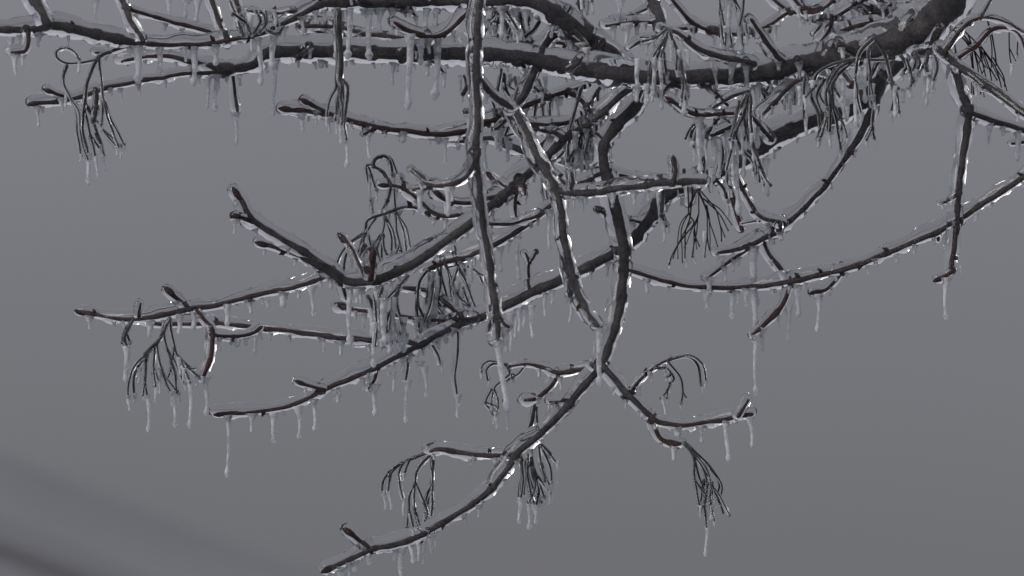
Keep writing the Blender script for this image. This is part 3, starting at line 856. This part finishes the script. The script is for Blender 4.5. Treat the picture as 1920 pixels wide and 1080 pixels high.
Cluster('dark twisted stalks under the top bough, ending over the twig with two blunt buds', topb,
    '634,20,11 635,60,12 638,110,11 638,150,10 640,166,7 632,190,4 629,225|642,150,6 652,170,6 646,222,4 649,262|636,165 642,200 641,232|640,160 646,195 647,238|633,190 636,226',
    '649,235,312,9,1 640,220,268,8 630,215,250,7 632,20,110,10', -0.05, 3.8, 2.6)
Cluster('single icy stalk hanging close to the drooping branch right of centre', front2,
    '1240,352,6 1242,385,6 1241,405,5 1249,424|1246,356 1238,390 1246,420', '1246,416,452,11,-1 1236,356,416,10', 0.05, 4.0, 3.0)
Cluster('jumble of short curly stalks tucked under the thickest bough behind the foreground stems', left_tw,
    '930,224,4 925,196 912,165 904,140|945,140 950,170 962,190|928,210 932,235 928,252 940,272 952,278|940,130 934,168|958,150 948,170 960,190|965,145 972,170|990,196 985,226|1004,190 1002,224|1015,190 1020,222|952,240 948,256 958,262|1010,150 1018,170|1030,182 1032,222|938,216 950,206|870,142 876,160,8 868,176,8',
    '955,140,166,8 925,212,252,9 985,196,226,9 1002,190,226,9 1018,188,224,9 1034,180,226,8 862,136,168,8 880,176,196,8 970,140,172,8 940,240,280,9 1005,146,160,9 1022,146,172,9 1160,160,182,9 950,258,300,10', 0.01, 3.8, 3.0)
Cluster('hair-thin stalk with a drop, dangling just right of the bent foreground stem', arch,
    '1020,302,4 1019,330 1016,366', '1017,360,388,9', 0.0, 3.2, 2.6)

# ------------------------------------------------------------------ the icy tangle along the top edge
tang = Branch('crooked icy twig at the top edge close to where the thickest bough leaves the picture',
    '1745,6,14 1702,14,13 1660,22,12 1625,16,10 1598,-12,10', 0.09, 0.10, TWIG, 7)
tang.twig('1690,20,11 1650,40,11 1605,49,13 1576,56,11', -0.01, None, 7)
tang.twig('1668,24,8 1682,44,8 1668,58,7', 0.0, None, 4)
tang.icicles('1610,50,76,10 1580,54,70,9 1640,42,60,10 1700,16,44,11 1720,10,36,10 1655,44,66,9')
tang2 = Branch('short dark twig hooking down from the top edge into the looping twig',
    '1476,-16,10 1508,18,10 1546,14,10 1572,-14,10', 0.07, 0.08, TWIG, 6)
tang2.twig('1510,18,7 1526,24,7 1540,20,6', 0.0, None, 4)
tang2.icicles('1510,22,34,9 1530,20,36,8 1550,14,32,8')
Cluster('snarl of icy stalks packed between the top boughs right of the straight foreground stem', topb,
    '912,8,5 925,24 920,44 908,62|918,10,6 940,30,5 950,48 958,66|950,6,5 942,26 948,52|930,12 934,36 928,60|958,8,5 968,30 980,50|980,10,5 975,34 984,62|975,20 960,44 952,70|1000,22,5 990,40 992,66|1012,40,6 1000,56 985,68|925,40 945,44 962,36|940,60 930,72',
    '908,58,74,8 948,40,72,12 928,50,72,10 984,50,74,9 968,30,66,11 992,56,74,8', 0.03, 4.2, 3.4)
Cluster('icy stalks dangling from the top edge just right of the foreground fork', topb,
    '1088,-12,5 1084,6 1088,18|1096,-12,5 1102,4 1100,20|1106,-14 1110,2', '1090,4,24,9 1102,6,26,8', 0.02, 4.0, 3.0)
Cluster('clump of icy stalks at the top edge left of centre, above the forked boughs', topb,
    '455,66,5 448,40 440,22|470,64,5 462,44 452,28|476,62,5 488,40 480,22|486,60 500,44 498,20|520,48,5 512,30 516,14|500,56 520,64 530,52', '452,24,58,11 470,30,66,12 484,24,54,10 500,20,60,11 514,20,44,10 462,44,68,9 440,20,52,10', -0.02, 4.0, 3.4)
Cluster('ragged icy stalks hanging under the top bough left of the reddish hooked twig', backb,
    '660,60,5 655,74 660,88|690,64,5 700,80 696,92|720,68,5 728,84 722,96|610,40,5 622,56 640,62|585,34 600,48 622,52', '660,80,98,9 696,84,100,9 722,86,104,9 640,56,76,8', 0.01, 4.0, 3.2)
Cluster('matted icy stalks along the underside of the thickest bough near its right end', bough,
    '1470,140,5 1462,165 1470,190|1452,140,5 1446,170 1440,198|1490,136,5 1496,160 1490,186|1500,132 1512,146 1520,160|1435,142,5 1430,166 1436,190|1478,140 1484,170 1480,200', '1470,184,204,9 1490,180,196,8 1440,192,206,8', 0.016, 4.0, 3.0)
Cluster('few bent stalks with drops where the trunk end meets the right hand fork', bough,
    '1690,104,6 1700,122 1692,138|1716,100,5 1724,118 1718,136|1740,100,5 1736,124 1742,142|1752,102 1758,126 1750,150|1735,120 1722,134 1712,152', '1692,132,150,9 1718,130,150,10 1742,138,172,10 1750,144,164,9 1712,148,160,8', -0.05, 4.0, 3.0)

# ------------------------------------------------------------------ short iced side shoots where the tangle is thickest
side_twigs(bough, 3, 1200, 1690, 13, 0.55)
side_twigs(bough, 4, 520, 1120, 5, 0.5)
side_twigs(topb, 5, 560, 1120, 9, 0.5)
side_twigs(low, 6, 1280, 1400, 3, 0.45)
side_twigs(arch, 8, 900, 1060, 5, 0.5)
side_twigs(topr, 9, 1300, 1630, 6, 0.7)
side_twigs(left_tw, 10, 900, 1080, 5, 0.7)
side_twigs(tang, 12, 1600, 1740, 3, 0.7)
